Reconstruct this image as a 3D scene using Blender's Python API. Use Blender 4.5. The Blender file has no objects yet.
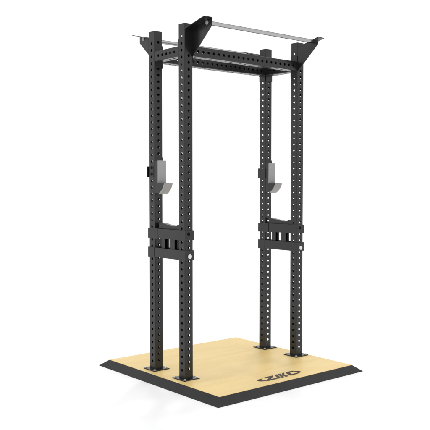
import bpy, bmesh, math
from mathutils import Matrix, Vector

S = bpy.context.scene
COL = S.collection
R = math.radians
ZP = 0.051                       # height of the platform top above the floor

# ------------------------------------------------------------------ camera
cam_d = bpy.data.cameras.new("camera")
cam = bpy.data.objects.new("camera", cam_d)
COL.objects.link(cam)
cam_d.sensor_width = 36.0
cam_d.lens = 743.87 / 430.0 * 36.0
cam_d.clip_start = 0.05
cam_d.clip_end = 500.0
cam.location = (-3.3548, -4.3362, 1.4498 + ZP)
cam.rotation_euler = (math.pi / 2 - 0.0426, 0.0, -0.6978)
S.camera = cam

# ------------------------------------------------------------------ world: white photo studio light
w = bpy.data.worlds.new("World")
S.world = w
w.use_nodes = True
bg = w.node_tree.nodes.get("Background") or w.node_tree.nodes.new("ShaderNodeBackground")
bg.inputs["Color"].default_value = (1.0, 1.0, 1.0, 1.0)
bg.inputs["Strength"].default_value = 1.095

# soft key lamp from behind the rack, giving the very faint shadow towards the viewer
sun_d = bpy.data.lights.new("studio_key", 'SUN')
sun_d.energy = 0.38
sun_d.angle = R(4)
sun_d.color = (1.0, 0.99, 0.975)
sun = bpy.data.objects.new("studio_key", sun_d)
COL.objects.link(sun)
sun.rotation_euler = Vector((-0.29, -0.20, -1.0)).to_track_quat('-Z', 'Y').to_euler()

vs = S.view_settings
vs.view_transform = 'Standard'
vs.look = 'None'
vs.exposure = 0.0
vs.gamma = 1.0
vs.use_curve_mapping = False

# ------------------------------------------------------------------ materials
def mat(name, col, rough, metal=0.0, spec=0.5, bump=None, var=0.0, vscale=30.0, rvar=0.0):
    m = bpy.data.materials.new(name)
    m.use_nodes = True
    nt = m.node_tree
    p = nt.nodes.get("Principled BSDF")
    p.inputs["Base Color"].default_value = (*col, 1)
    p.inputs["Roughness"].default_value = rough
    p.inputs["Metallic"].default_value = metal
    p.inputs["Specular IOR Level"].default_value = spec
    tc = nt.nodes.new("ShaderNodeTexCoord")
    if var or rvar:
        n = nt.nodes.new("ShaderNodeTexNoise")
        n.inputs["Scale"].default_value = vscale
        n.inputs["Detail"].default_value = 6
        nt.links.new(tc.outputs["Object"], n.inputs["Vector"])
        if var:
            mr = nt.nodes.new("ShaderNodeMapRange")
            mr.inputs["From Min"].default_value = 0.3
            mr.inputs["From Max"].default_value = 0.7
            mr.inputs["To Min"].default_value = 1 - var
            mr.inputs["To Max"].default_value = 1 + var
            nt.links.new(n.outputs["Fac"], mr.inputs["Value"])
            vm = nt.nodes.new("ShaderNodeVectorMath")
            vm.operation = 'SCALE'
            vm.inputs[0].default_value = col
            nt.links.new(mr.outputs["Result"], vm.inputs["Scale"])
            nt.links.new(vm.outputs[0], p.inputs["Base Color"])
        if rvar:
            mr = nt.nodes.new("ShaderNodeMapRange")
            mr.inputs["From Min"].default_value = 0.3
            mr.inputs["From Max"].default_value = 0.7
            mr.inputs["To Min"].default_value = rough - rvar
            mr.inputs["To Max"].default_value = rough + rvar
            nt.links.new(n.outputs["Fac"], mr.inputs["Value"])
            nt.links.new(mr.outputs["Result"], p.inputs["Roughness"])
    if bump:
        n = nt.nodes.new("ShaderNodeTexNoise")
        n.inputs["Scale"].default_value = bump[0]
        n.inputs["Detail"].default_value = 3
        nt.links.new(tc.outputs["Object"], n.inputs["Vector"])
        b = nt.nodes.new("ShaderNodeBump")
        b.inputs["Strength"].default_value = bump[1]
        b.inputs["Distance"].default_value = 0.001
        nt.links.new(n.outputs["Fac"], b.inputs["Height"])
        nt.links.new(b.outputs["Normal"], p.inputs["Normal"])
    return m

M = {}
M['paint'] = mat("black_powder_coat", (0.0085, 0.0085, 0.0088), 0.27, spec=0.46, bump=(900, 0.10), var=0.10, rvar=0.04, vscale=14)
M['rubber'] = mat("bevelled_rubber_edge", (0.019, 0.019, 0.020), 0.62, spec=0.33, bump=(700, 0.3), var=0.10, vscale=20)
M['steel'] = mat("satin_steel_bar", (0.42, 0.42, 0.42), 0.20, metal=1.0, rvar=0.05, vscale=60)
M['steel'].node_tree.nodes['Principled BSDF'].inputs['Specular Tint'].default_value = (0.15, 0.15, 0.15, 1)
M['bolt'] = mat("zinc_bolt", (0.62, 0.62, 0.62), 0.3, metal=1.0)
M['pad'] = mat("grey_plastic_pad", (0.33, 0.33, 0.33), 0.42, var=0.03, vscale=25)
M['black'] = mat("black_plastic", (0.004, 0.004, 0.004), 0.6, spec=0.06)
M['knob'] = mat("pale_plastic_button", (0.68, 0.68, 0.68), 0.35)
M['ink'] = mat("dark_brown_print", (0.040, 0.026, 0.018), 0.5, spec=0.3, var=0.15, vscale=60)
M['floor'] = mat("white_studio_floor", (0.95, 0.95, 0.95), 0.40, spec=0.15)

def wood():
    m = bpy.data.materials.new("pale_oak_boards")
    m.use_nodes = True
    nt = m.node_tree
    L = nt.links.new
    p = nt.nodes.get("Principled BSDF")
    tc = nt.nodes.new("ShaderNodeTexCoord")
    def noise(sx, sy, sc, det, rough=0.6, src=None):
        mp = nt.nodes.new("ShaderNodeMapping")
        mp.inputs["Scale"].default_value = (sx, sy, 1)
        L(src or tc.outputs["Object"], mp.inputs["Vector"])
        n = nt.nodes.new("ShaderNodeTexNoise")
        n.inputs["Scale"].default_value = sc
        n.inputs["Detail"].default_value = det
        n.inputs["Roughness"].default_value = rough
        L(mp.outputs[0], n.inputs["Vector"])
        return n
    # narrow staves with random tone, staggered lengths
    bt = nt.nodes.new("ShaderNodeTexBrick")
    bt.offset = 0.37
    bt.inputs["Scale"].default_value = 1.0
    bt.inputs["Mortar Size"].default_value = 0.0006
    bt.inputs["Brick Width"].default_value = 0.62
    bt.inputs["Row Height"].default_value = 0.058
    bt.inputs["Color1"].default_value = (0.0, 0.0, 0.0, 1)
    bt.inputs["Color2"].default_value = (1.0, 1.0, 1.0, 1)
    bt.inputs["Mortar"].default_value = (0.0, 0.0, 0.0, 1)
    L(tc.outputs["Object"], bt.inputs["Vector"])
    grain = noise(1.6, 38, 3.0, 7)
    fine = noise(6, 260, 2.0, 4)
    cloud = noise(1.2, 5, 1.8, 3)
    def ma(op, a, b):
        n = nt.nodes.new("ShaderNodeMath"); n.operation = op
        for i, v in enumerate((a, b)):
            if isinstance(v, (int, float)): n.inputs[i].default_value = v
            else: L(v, n.inputs[i])
        return n.outputs[0]
    bw = nt.nodes.new("ShaderNodeRGBToBW")
    L(bt.outputs["Color"], bw.inputs[0])
    f = ma('ADD', ma('ADD', ma('MULTIPLY', bw.outputs[0], 0.14), 0.04), ma('MULTIPLY', grain.outputs["Fac"], 0.45))
    f = ma('ADD', f, ma('MULTIPLY', fine.outputs["Fac"], 0.26))
    f = ma('ADD', f, ma('MULTIPLY', cloud.outputs["Fac"], 0.25))
    cr = nt.nodes.new("ShaderNodeValToRGB")
    e = cr.color_ramp.elements
    e[0].position = 0.32; e[0].color = (0.690, 0.480, 0.175, 1)
    e[1].position = 0.80; e[1].color = (0.840, 0.645, 0.300, 1)
    k = e.new(0.56); k.color = (0.785, 0.578, 0.232, 1)
    L(f, cr.inputs[0])
    L(cr.outputs[0], p.inputs["Base Color"])
    p.inputs["Roughness"].default_value = 0.42
    p.inputs["Specular IOR Level"].default_value = 0.35
    b = nt.nodes.new("ShaderNodeBump")
    b.inputs["Strength"].default_value = 0.08
    b.inputs["Distance"].default_value = 0.001
    L(grain.outputs["Fac"], b.inputs["Height"])
    L(b.outputs[0], p.inputs["Normal"])
    return m
M['wood'] = wood()

# ------------------------------------------------------------------ helpers
def tag(o, label=None, cat=None, group=None, kind=None):
    if label: o["label"] = label
    if cat: o["category"] = cat
    if group: o["group"] = group
    if kind: o["kind"] = kind
    return o

def empty(name, loc):
    o = bpy.data.objects.new(name, None)
    o.empty_display_size = 0.1
    o.location = loc
    COL.objects.link(o)
    return o

def obj(name, bm, m, parent=None, loc=(0, 0, 0), smooth=False):
    me = bpy.data.meshes.new(name)
    bmesh.ops.recalc_face_normals(bm, faces=bm.faces[:])
    bm.to_mesh(me)
    bm.free()
    for mm in (m if isinstance(m, (list, tuple)) else [m]):
        me.materials.append(mm)
    if smooth:
        for p in me.polygons:
            p.use_smooth = True
        me.set_sharp_from_angle(angle=R(35))
    o = bpy.data.objects.new(name, me)
    COL.objects.link(o)
    o.location = loc
    if parent: o.parent = parent
    return o

def copy_tree(o, parent=None):
    c = o.copy()
    COL.objects.link(c)
    c.parent = parent
    for ch in [x for x in o.children]:
        copy_tree(ch, c)
    return c

def quad(bm, a, b, c, d, mi=0):
    f = bm.faces.new([bm.verts.new(p) for p in (a, b, c, d)])
    f.material_index = mi
    return f

def box(bm, x0, x1, y0, y1, z0, z1, bev=0.0):
    r = bmesh.ops.create_cube(bm, size=1.0)
    vs_ = r['verts']
    for v in vs_:
        v.co = Vector((x0 + (v.co.x + .5) * (x1 - x0), y0 + (v.co.y + .5) * (y1 - y0), z0 + (v.co.z + .5) * (z1 - z0)))
    if bev:
        es = {e for v in vs_ for e in v.link_edges}
        bmesh.ops.bevel(bm, geom=list(es), offset=bev, segments=2, profile=0.5, affect='EDGES')

def prism(bm, pts, lo, hi, axis, bev=0.0):
    """extrude a 2-D outline along an axis: axis 'x' -> pts are (y,z); 'y' -> (x,z); 'z' -> (x,y)"""
    def P(p, t):
        return {'x': (t, p[0], p[1]), 'y': (p[0], t, p[1]), 'z': (p[0], p[1], t)}[axis]
    A = [bm.verts.new(P(p, lo)) for p in pts]
    B = [bm.verts.new(P(p, hi)) for p in pts]
    n = len(pts)
    fs = [bm.faces.new(A), bm.faces.new(B[::-1])]
    for i in range(n):
        fs.append(bm.faces.new((A[i], B[i], B[(i + 1) % n], A[(i + 1) % n])))
    bmesh.ops.recalc_face_normals(bm, faces=fs)
    if bev:
        es = {e for f in fs for e in f.edges}
        bmesh.ops.bevel(bm, geom=list(es), offset=bev, segments=2, profile=0.5, affect='EDGES')

def cyl(bm, p0, p1, r, n=32, bev=0.0):
    p0, p1 = Vector(p0), Vector(p1)
    d = p1 - p0
    q = d.to_track_quat('Z', 'Y').to_matrix().to_4x4()
    prof = [(r, 0), (r, d.length)] if not bev else [(r - bev, 0), (r, bev), (r, d.length - bev), (r - bev, d.length)]
    rings = []
    for (rr, z) in prof:
        rings.append([bm.verts.new(p0 + (q @ Vector((rr * math.cos(2 * math.pi * i / n), rr * math.sin(2 * math.pi * i / n), z)))) for i in range(n)])
    for a, b in zip(rings, rings[1:]):
        for i in range(n):
            bm.faces.new((a[i], a[(i + 1) % n], b[(i + 1) % n], b[i]))
    bm.faces.new(rings[0][::-1])
    bm.faces.new(rings[-1])

# ------------------------------------------------------------------ perforated square tube
A_ = 0.0375          # half the tube's side
T_ = 0.0035          # wall
CR = 0.006           # corner radius
NH = 20
def hole_panel(bm, half, dist, u, v, n, L, holes, r, flip):
    """flat strip of width 2*half along v, normal n at distance dist, length L from 0, with round holes"""
    def P(s, t):
        p = u * s + n * dist + v * t
        return p
    hp = 0.0249
    cur = 0.0
    rings = []
    def face(pts):
        vsn = [bm.verts.new(p) for p in (pts[::-1] if flip else pts)]
        bm.faces.new(vsn)
    for h in holes:
        if h - hp > cur + 1e-5:
            face([P(-half, cur), P(half, cur), P(half, h - hp), P(-half, h - hp)])
        # perimeter matched to hole directions
        per, ring = [], []
        for i in range(NH):
            a = 2 * math.pi * (i + .5) / NH
            ca, sa = math.cos(a), math.sin(a)
            k = min(half / abs(ca) if abs(ca) > 1e-9 else 9, hp / abs(sa) if abs(sa) > 1e-9 else 9)
            per.append((k * ca, k * sa)); ring.append((r * ca, r * sa))
        for i in range(NH):
            j = (i + 1) % NH
            pa, pb = per[i], per[j]
            pts = [P(ring[i][0], h + ring[i][1]), P(pa[0], h + pa[1])]
            # insert the rectangle corner when the pair straddles it
            ea = abs(abs(pa[0]) - half) < 1e-7; eb = abs(abs(pb[0]) - half) < 1e-7
            if ea != eb:
                c = (math.copysign(half, pa[0] if ea else pb[0]), math.copysign(hp, pb[1] if ea else pa[1]))
                pts.append(P(c[0], h + c[1]))
            pts += [P(pb[0], h + pb[1]), P(ring[j][0], h + ring[j][1])]
            face(pts)
        cur = h + hp
    if cur < L - 1e-5:
        face([P(-half, cur), P(half, cur), P(half, L), P(-half, L)])

def tube_bm(L, holes, r=0.0106, off=0.0):
    """square hollow tube along +Z from 0 to L"""
    bm = bmesh.new()
    v = Vector((0, 0, 1))
    for k in range(4):
        an = k * math.pi / 2
        n = Vector((round(math.cos(an)), round(math.sin(an)), 0))
        u = v.cross(n)
        hs = [h + (off if k % 2 else -off) for h in holes]    # the two pairs of faces are drilled at slightly different heights
        hole_panel(bm, A_ - CR, A_, u, v, n, L, hs, r, False)
        hole_panel(bm, A_ - T_, A_ - T_, u, v, n, L, hs, r, True)
        for h in hs:
            for i in range(NH):
                a0 = 2 * math.pi * (i + .5) / NH; a1 = 2 * math.pi * (i + 1.5) / NH
                p = [u * (r * math.cos(a)) + v * (h + r * math.sin(a)) for a in (a0, a1)]
                quad(bm, p[0] + n * A_, p[1] + n * A_, p[1] + n * (A_ - T_), p[0] + n * (A_ - T_))
        # rounded corner between side k and k+1
        n2 = Vector((round(math.cos(an + math.pi / 2)), round(math.sin(an + math.pi / 2)), 0))
        c = (n + n2) * (A_ - CR)
        for i in range(4):
            b0, b1 = i * math.pi / 8, (i + 1) * math.pi / 8
            d0 = n * math.cos(b0) + n2 * math.sin(b0); d1 = n * math.cos(b1) + n2 * math.sin(b1)
            quad(bm, c + d0 * CR, c + d1 * CR, c + d1 * CR + v * L, c + d0 * CR + v * L)
    # end caps
    for z in (0.0, L):
        pts = []
        for k in range(4):
            an = k * math.pi / 2
            n = Vector((math.cos(an), math.sin(an), 0)); n2 = Vector((-math.sin(an), math.cos(an), 0))
            c = (n + n2) * (A_ - CR)
            for i in range(5):
                b = i * math.pi / 8
                pts.append(c + (n * math.cos(b) + n2 * math.sin(b)) * CR + Vector((0, 0, z)))
        vs_ = [bm.verts.new(p) for p in (pts if z else pts[::-1])]
        bm.faces.new(vs_)
    return bm

def obj_raw(name, bm, m, parent=None):
    me = bpy.data.meshes.new(name)
    bmesh.ops.remove_doubles(bm, verts=bm.verts[:], dist=1e-5)
    bm.to_mesh(me); bm.free()
    me.materials.append(m)
    o = bpy.data.objects.new(name, me)
    COL.objects.link(o)
    if parent: o.parent = parent
    return o

# ------------------------------------------------------------------ floor
W, D, H = 1.1742, 0.3768, 2.609      # post spacing across and deep, post height above the platform
bm = bmesh.new()
quad(bm, (-60, -60, 0), (60, -60, 0), (60, 60, 0), (-60, 60, 0))
fl = obj("floor", bm, M['floor'])
tag(fl, kind="structure")

# ------------------------------------------------------------------ platform
X0, X1, Y0, Y1, RW = -0.1226, 1.2691, -0.5267, 0.8726, 0.061
plat = empty("lifting_platform", ((X0 + X1) / 2, (Y0 + Y1) / 2, 0))
tag(plat, "low square wooden platform with black sloping rubber edges and a printed emblem", "platform")
cx, cy = (X0 + X1) / 2, (Y0 + Y1) / 2
hx, hy = (X1 - X0) / 2, (Y1 - Y0) / 2
bm = bmesh.new()
rim = 0.0012
box(bm, -hx + rim + .0008, hx - rim - .0008, -hy + rim + .0008, hy - rim - .0008, 0.002, ZP, 0.0012)
obj("wood_deck", bm, M['wood'], plat)
def ramp(sx, sy):
    """mitred sloping edge strip on one side"""
    bm = bmesh.new()
    t, h0 = 0.0006, 0.0035
    if sx:
        ins, out, e = hx, hx + RW, hy
        pt = lambda d, s, z: (sx * d, s * (e + d - ins), z)
    else:
        ins, out, e = hy, hy + RW, hx
        pt = lambda d, s, z: (s * (e + d - ins), sy * d, z)
    prof = [(ins - rim, 0.001), (ins - rim, ZP - .0022), (ins + .001, ZP - .0028),
            (out - .002, h0), (out, h0 - .0015), (out, 0.001)]
    A = [bm.verts.new(pt(d, -1, z)) for d, z in prof]
    B = [bm.verts.new(pt(d, 1, z)) for d, z in prof]
    n = len(prof)
    bm.faces.new(A); bm.faces.new(B[::-1])
    for i in range(n):
        bm.faces.new((A[i], B[i], B[(i + 1) % n], A[(i + 1) % n]))
    for f in bm.faces: f.smooth = False
    return obj("bevelled_edge", bm, M['rubber'], plat)
for s in ((1, 0), (-1, 0), (0, 1), (0, -1)):
    ramp(*s)

# emblem printed on the deck: flat strokes 0.6 mm thick
bm = bmesh.new()
zk = [0.0004]                                # each stroke lies a hair above the one before
def ribbon(pts):
    """tapered ribbon from (x, y, half width) points"""
    Lf, Rt = [], []
    for i, (x, y, hw) in enumerate(pts):
        a = pts[max(i - 1, 0)]; b = pts[min(i + 1, len(pts) - 1)]
        dx, dy = b[0] - a[0], b[1] - a[1]
        l = math.hypot(dx, dy) or 1
        nx, ny = -dy / l, dx / l
        Lf.append((x + nx * hw, y + ny * hw)); Rt.append((x - nx * hw, y - ny * hw))
    return Lf, Rt
def add_ribbon(pts):
    Lf, Rt = ribbon(pts)
    zk[0] += .00025; z1 = zk[0]
    for i in range(len(pts) - 1):
        q = [Lf[i], Lf[i + 1], Rt[i + 1], Rt[i]]
        vs_ = [bm.verts.new((p[0], p[1], z1)) for p in q]
        f = bm.faces.new(vs_)
        f.normal_update()
        if f.normal.z < 0: f.normal_flip()
def add_poly(pts):
    zk[0] += .00025
    vs_ = [bm.verts.new((p[0], p[1], zk[0])) for p in pts]
    f = bm.faces.new(vs_); f.normal_update()
    if f.normal.z < 0: f.normal_flip()
def arc(a0, a1, rx, ry, w0, w1, n=14):
    out = []
    for i in range(n + 1):
        t = i / n
        a = R(a0 + (a1 - a0) * t)
        s = math.sin(math.pi * t)
        out.append((rx * math.cos(a), ry * math.sin(a), w0 + (w1 - w0) * s))
    return out
# local letter frame: x along the platform's front edge, y away from it
LX, LY = 0.578, -0.402
SL = 0.55                                   # italic slant
def g(x, y): return (x + SL * y, y)
add_ribbon(arc(136, 228, 0.206, 0.044, 0.003, 0.017))      # left bracket
add_ribbon(arc(40, -40, 0.208, 0.044, 0.004, 0.014))       # right bracket
h = 0.045
# Z
add_poly([g(-.158, h - .002), g(-.050, h), g(-.058, h - .022), g(-.140, h - .022)])
add_poly([g(-.094, h - .022), g(-.058, h - .022), g(-.102, -h + .022), g(-.142, -h + .022)])
add_poly([g(-.142, -h + .022), g(-.040, -h + .022), g(-.040, -h), g(-.150, -h)])
# I
add_poly([g(-.034, h), g(-.006, h), g(-.006, -h), g(-.034, -h)])
# K
add_poly([g(.004, h), g(.028, h), g(.028, -h), g(.004, -h)])
add_poly([g(.031, .006), g(.046, h), g(.072, h), g(.050, 0.0)])
add_poly([g(.031, -.004), g(.050, .0), g(.078, -h), g(.048, -h)])
# O, closed at its right by the bracket
add_poly([g(.092, h), g(.168, h - .004), g(.158, h - .022), g(.120, h - .020), g(.120, -h + .020), g(.176, -h + .022), g(.186, -h + .006), g(.106, -h), g(.090, -h + .016), g(.084, h - .018)])
bmesh.ops.translate(bm, verts=bm.verts[:], vec=(LX - cx, LY - cy, ZP))
lg = obj("printed_emblem", bm, M['ink'], plat)

# ------------------------------------------------------------------ rack
rack = empty("power_rack", (W / 2, D / 2, ZP))
tag(rack, "tall black steel rack of four perforated posts standing on the wooden platform", "rack")
ox, oy = W / 2, D / 2
posts = {'B': (0, 0), 'A': (0, D), 'D': (W, 0), 'C': (W, D)}
PB = 0.0075
holes = [0.072 - PB + .05 * k for k in range(50)]
up0 = obj_raw("upright", tube_bm(H - PB, holes, off=0.005), M['paint'], rack)
# base plate (child of the rack) with four bolts
bm = bmesh.new()
box(bm, -.073, .073, -.073, .073, 0.0002, PB - .0003, 0.0012)
bp0 = obj("base_plate", bm, M['paint'], rack)
def bolt_bm(x, y, z, r=0.0085, hh=0.006):
    bm = bmesh.new()
    cyl(bm, (x, y, z), (x, y, z + .0015), r * 1.45, 24)
    cyl(bm, (x, y, z + .0015), (x, y, z + .0015 + hh), r, 6, bev=.0008)
    return bm
for sx in (-1, 1):
    for sy in (-1, 1):
        obj("bolt", bolt_bm(sx * .058, sy * .058, PB - .0002), M['bolt'], bp0)
first = True
for k, (x, y) in posts.items():
    u_ = up0 if first else copy_tree(up0, rack)
    b_ = bp0 if first else copy_tree(bp0, rack)
    u_.location = (x - ox, y - oy, PB)
    b_.location = (x - ox, y - oy, 0)
    first = False

# crossbeams and side beams
ZB = 2.415
EP = 0.006
Lc = W - 2 * A_ - 2 * EP
c0 = obj_raw("crossbeam", tube_bm(Lc, [.05 - EP + .0003 + .05 * k for k in range(int((Lc) / .05) + 1) if .05 - EP + .05 * k < Lc - .03]), M['paint'], rack)
c0.rotation_euler = (0, math.pi / 2, 0)
c0.location = (-Lc / 2, -oy, ZB)
c1 = copy_tree(c0, rack); c1.location = (-Lc / 2, D - oy, ZB)
Ls = D - 2 * A_ - 2 * EP
s0 = obj_raw("side_beam", tube_bm(Ls, [Ls / 2 + .05 * k for k in (-2, -1, 0, 1, 2)]), M['paint'], rack)
s0.rotation_euler = (-math.pi / 2, 0, 0)
s0.location = (-ox, -Ls / 2, ZB)
s1 = copy_tree(s0, rack); s1.location = (W - ox, -Ls / 2, ZB)
# end plates of the beams (sub-parts)
def eplate(parent, z):
    bm = bmesh.new()
    box(bm, -.085, .085, -A_ + .001, A_ - .001, z, z + EP - .0004, .001)
    return obj("end_plate", bm, M['paint'], parent)
for b_, L in ((c0, Lc), (c1, Lc)):
    eplate(b_, -EP + .0002); eplate(b_, L + .0002)
def eplate2(parent, z):
    bm = bmesh.new()
    box(bm, -A_ + .001, A_ - .001, -.085, .085, z, z + EP - .0004, .001)
    return obj("end_plate", bm, M['paint'], parent)
for b_ in (s0, s1):
    eplate2(b_, -EP + .0002); eplate2(b_, Ls + .0002)

# pull-up bar brackets: web on the inner side, sloping top flange folded outwards, mounting plate on the post
def bracket(x, y, inx, outy):
    """inx: +1 web on +x side of the post; outy: -1 projects to -y"""
    root = empty("bar_bracket", (x - ox, y - oy, 0))
    root.parent = rack
    t = 0.005
    wx = inx * A_
    def Y(d): return outy * d
    bm = bmesh.new()
    xa, xb = (wx - t, wx) if inx > 0 else (wx, wx + t)
    web = [(Y(.0378), 2.370), (Y(.0378), 2.564), (Y(.262), 2.6165), (Y(.262), 2.565)]
    prism(bm, web, xa, xb, 'x', .0008)
    obj("web_plate", bm, M['paint'], root)
    bm = bmesh.new()
    fl = [(Y(.0378), 2.5645), (Y(.0378), 2.5695), (Y(.262), 2.622), (Y(.262), 2.617)]
    prism(bm, fl, -A_, A_, 'x', .0008)
    obj("top_flange", bm, M['paint'], root)
    bm = bmesh.new()
    lo, hi = sorted((Y(.0378), Y(.0394)))
    if inx > 0: prism(bm, [(-A_, 2.45), (A_ - t - .0003, 2.385), (A_ - t - .0003, 2.5635), (-A_, 2.5635)], lo, hi, 'y')
    else: prism(bm, [(A_, 2.45), (-A_ + t + .0003, 2.385), (-A_ + t + .0003, 2.5635), (A_, 2.5635)], lo, hi, 'y')
    obj("mounting_plate", bm, M['paint'], root)
    bm = bmesh.new()
    xo = wx - inx * (t + .0002)
    cyl(bm, (xo, Y(.210), 2.591), (xo - inx * .004, Y(.210), 2.591), .0155, 32, .001)
    obj("bar_end", bm, M['pad'], root, smooth=True)
    return root
for k, (x, y) in posts.items():
    bracket(x, y, 1 if x == 0 else -1, -1 if y == 0 else 1)
# pull-up bars
for y in (-.210, D + .210):
    bm = bmesh.new()
    cyl(bm, (A_ + .0003 - ox, y - oy, 2.591), (W - A_ - .0003 - ox, y - oy, 2.591), .0148, 48)
    obj("pull_up_bar", bm, M['steel'], rack, smooth=True)

# ------------------------------------------------------------------ J cups
def jcup(x, y, dark, label):
    root = empty("bar_holder", (x, y, ZP + 1.36))
    tag(root, label, "bar holder", "bar holders on the rear posts")
    z0 = -1.36
    f = -A_                                   # the post's front face
    # mounting plate against the post's front face
    bm = bmesh.new()
    box(bm, -A_ + .001, A_ - .001, f - .0062, f - .0006, z0 + 1.372, z0 + 1.648, .0012)
    obj("mounting_plate", bm, M['paint'], root)
    # side plates with the hooked outline
    fr = -.0818                                # pad front plane
    tip = -.1688
    cyx, rr = fr + .001, .082
    def lip(t, off):
        # flattened quarter curve from the lip's tip down to the cup's foot
        a = math.pi + (math.pi / 2) * t
        rad = rr + off
        ax_, az = cyx + rad * math.cos(a), rad * math.sin(a)
        lx, lz = cyx - rad * (1 - t), -rad * t
        k = .50
        return (k * ax_ + (1 - k) * lx - .010 * t, z0 + 1.4515 + k * az + (1 - k) * lz)
    def outline():
        p = [(f - .0066, z0 + 1.622), (fr + .006, z0 + 1.622), (fr + .006, z0 + 1.455), (tip + .006, z0 + 1.4515)]
        n = 12
        for i in range(1, n + 1):
            p.append(lip(i / n, -.004))
        p.append((f - .0066, z0 + 1.374))
        return p
    for s in (-1, 1):
        bm = bmesh.new()
        lo, hi = (-A_, -A_ + .006) if s < 0 else (A_ - .006, A_)
        prism(bm, outline(), lo, hi, 'x', .0006)
        obj("side_plate", bm, M['paint'], root)
    # back pad
    bm = bmesh.new()
    box(bm, -A_ - .0008, A_ + .0008, fr, fr + .0055, z0 + 1.452, z0 + 1.6235, .0015)
    obj("pad", bm, M['pad'], root)
    # hooked lip, a curved strip
    bm = bmesh.new()
    n = 20
    outer, inner = [], []
    for i in range(n + 1):
        outer.append(lip(i / n, .004))
        inner.append(lip(i / n, -.0035))
    xs = (-A_ - .0008, A_ + .0008)
    for pts, fl in ((outer, 0), (inner, 1)):
        for i in range(len(pts) - 1):
            p, q = pts[i], pts[i + 1]
            quad(bm, (xs[0], *p), (xs[1], *p), (xs[1], *q), (xs[0], *q))
    for i in range(len(outer) - 1):
        for xx in xs:
            quad(bm, (xx, *outer[i]), (xx, *outer[i + 1]), (xx, *inner[i + 1]), (xx, *inner[i]))
    for i in (0, -1):
        quad(bm, (xs[0], *outer[i]), (xs[1], *outer[i]), (xs[1], *inner[i]), (xs[0], *inner[i]))
    bmesh.ops.remove_doubles(bm, verts=bm.verts[:], dist=1e-6)
    obj("curved_lip", bm, M['pad'], root, smooth=True)
    # inner cradle floor
    bm = bmesh.new()
    box(bm, -A_ + .0062, A_ - .0062, -.118, f - .007, z0 + 1.388, z0 + 1.398, .001)
    obj("cradle", bm, M['black'], root)
    # strap round the post's outer side and its rear lug
    bm = bmesh.new()
    if dark:
        box(bm, -A_ - .0022, -A_ - .0004, -.018, A_ + .0005, z0 + 1.497, z0 + 1.582, .0004)
    else:
        box(bm, -A_ - .0050, -A_ - .0006, f - .006, A_ + .016, z0 + 1.497, z0 + 1.576, .001)
    obj("strap", bm, M['paint'], root)
    bm = bmesh.new()
    box(bm, -A_ - (.012 if dark else .004), -A_ + .03, A_ + .0008, A_ + .0175, z0 + 1.497, z0 + 1.580, .002)
    obj("rear_lug", bm, M['black'] if dark else M['paint'], root)
    if dark:
        for zz in (1.522, 1.569):
            bm = bmesh.new()
            cyl(bm, (-A_ - .0018, .0, z0 + zz), (-A_ - .0050, .0, z0 + zz), .0112, 24)
            obj("pin", bm, M['black'], root)
    return root
jcup(0, D, True, "bar holder with a black rear block, hooked on the post nearest the platform's left corner")
jcup(W, D, False, "bar holder on the right rear post, its strap and lug plain grey")

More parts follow.
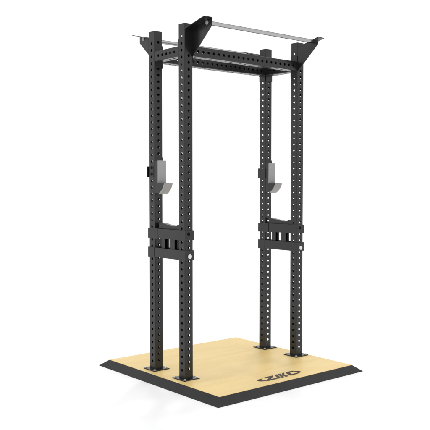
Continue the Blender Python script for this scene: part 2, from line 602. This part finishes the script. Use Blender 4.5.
# ------------------------------------------------------------------ side braces joining front and rear posts
def brace(x, label):
    root = empty("side_brace", (x, D / 2, ZP + .87))
    tag(root, label, "brace", "braces joining front and rear posts")
    z0 = -.87
    yo = -D / 2
    xf = -A_ - .0006
    def Y(y): return y + yo
    for (za, zb, lap) in ((1.031, 1.104, .288), (.884, .957, .336)):
        # long plate across both posts, wrapping round the front post
        bm = bmesh.new()
        box(bm, xf - .006, xf, Y(-A_ - .010), Y(lap), z0 + za, z0 + zb, .0012)
        obj("long_plate", bm, M['paint'], root)
        bm = bmesh.new()
        box(bm, xf + .0003, A_ + .0030, Y(-A_ - .0095), Y(-A_ - .0006), z0 + za + .0005, z0 + zb - .0005, .0012)
        obj("front_wrap", bm, M['paint'], root)
        # rear clamp
        bm = bmesh.new()
        box(bm, xf - .0062, xf - .0002, Y(lap + .004), Y(D + A_ + .0085), z0 + za - .004, z0 + zb + .001, .0012)
        box(bm, xf + .0003, A_ * .6, Y(D + A_ + .0008), Y(D + A_ + .0083), z0 + za - .0035, z0 + zb + .0005, .0012)
        obj("rear_clamp", bm, M['paint'], root)
        # inner plate on the far side of the posts
        bm = bmesh.new()
        box(bm, A_ + .0006, A_ + .0036, Y(-A_ + .002), Y(D + A_ + .0005), z0 + za, z0 + zb, .0012)
        obj("inner_plate", bm, M['paint'], root)
    # two box posts between the plates
    for ya, yb in ((.219, .264), (.098, .152)):
        bm = bmesh.new()
        # a channel section, open towards the front
        box(bm, -.030, -.0265, Y(ya), Y(yb), z0 + .890, z0 + 1.100, .0006)
        box(bm, -.006, .013, Y(ya), Y(yb), z0 + .890, z0 + 1.100, .0006)
        box(bm, -.0263, -.0062, Y(yb - .0035), Y(yb - .0002), z0 + .891, z0 + 1.099)
        obj("spacer", bm, M['paint'], root)
    # saddle with a hollowed top edge
    bm = bmesh.new()
    key = [(.316, 1.148), (.262, 1.1455), (.22, 1.139), (.18, 1.1325), (.14, 1.1285), (.115, 1.129), (.09, 1.1335), (.068, 1.1395), (.052, 1.140), (.0395, 1.138)]
    pts = [(Y(.316), z0 + 1.045)]
    for i in range(len(key) - 1):
        k0, k1, k2, k3 = key[max(i - 1, 0)], key[i], key[i + 1], key[min(i + 2, len(key) - 1)]
        for q in range(4):
            t = q / 4
            pts.append((Y(k1[0] + (k2[0] - k1[0]) * t), z0 + .5 * (2 * k1[1] + (k2[1] - k0[1]) * t + (2 * k0[1] - 5 * k1[1] + 4 * k2[1] - k3[1]) * t * t + (3 * k1[1] - k0[1] - 3 * k2[1] + k3[1]) * t ** 3)))
    pts += [(Y(.0395), z0 + 1.138), (Y(.0395), z0 + 1.045)]
    prism(bm, pts, -.018, .022, 'x', .001)
    obj("saddle", bm, M['paint'], root)
    # locking pin and pale button on the front wrap
    bm = bmesh.new()
    cyl(bm, (-.009, Y(-A_ - .0097), z0 + 1.078), (-.009, Y(-A_ - .0125), z0 + 1.078), .0125, 28, .001)
    obj("pin", bm, M['black'], root)
    bm = bmesh.new()
    cyl(bm, (-.002, Y(-A_ - .0097), z0 + .912), (-.002, Y(-A_ - .018), z0 + .912), .0168, 36, .002)
    obj("button", bm, M['knob'], root, smooth=True)
    return root
brace(0, "black two-band brace between the two left posts")
brace(W, "black two-band brace between the two right posts")

# ------------------------------------------------------------------ render settings
S.render.engine = 'CYCLES'
S.cycles.max_bounces = 8
S.render.resolution_x = 1024
S.render.resolution_y = 1024
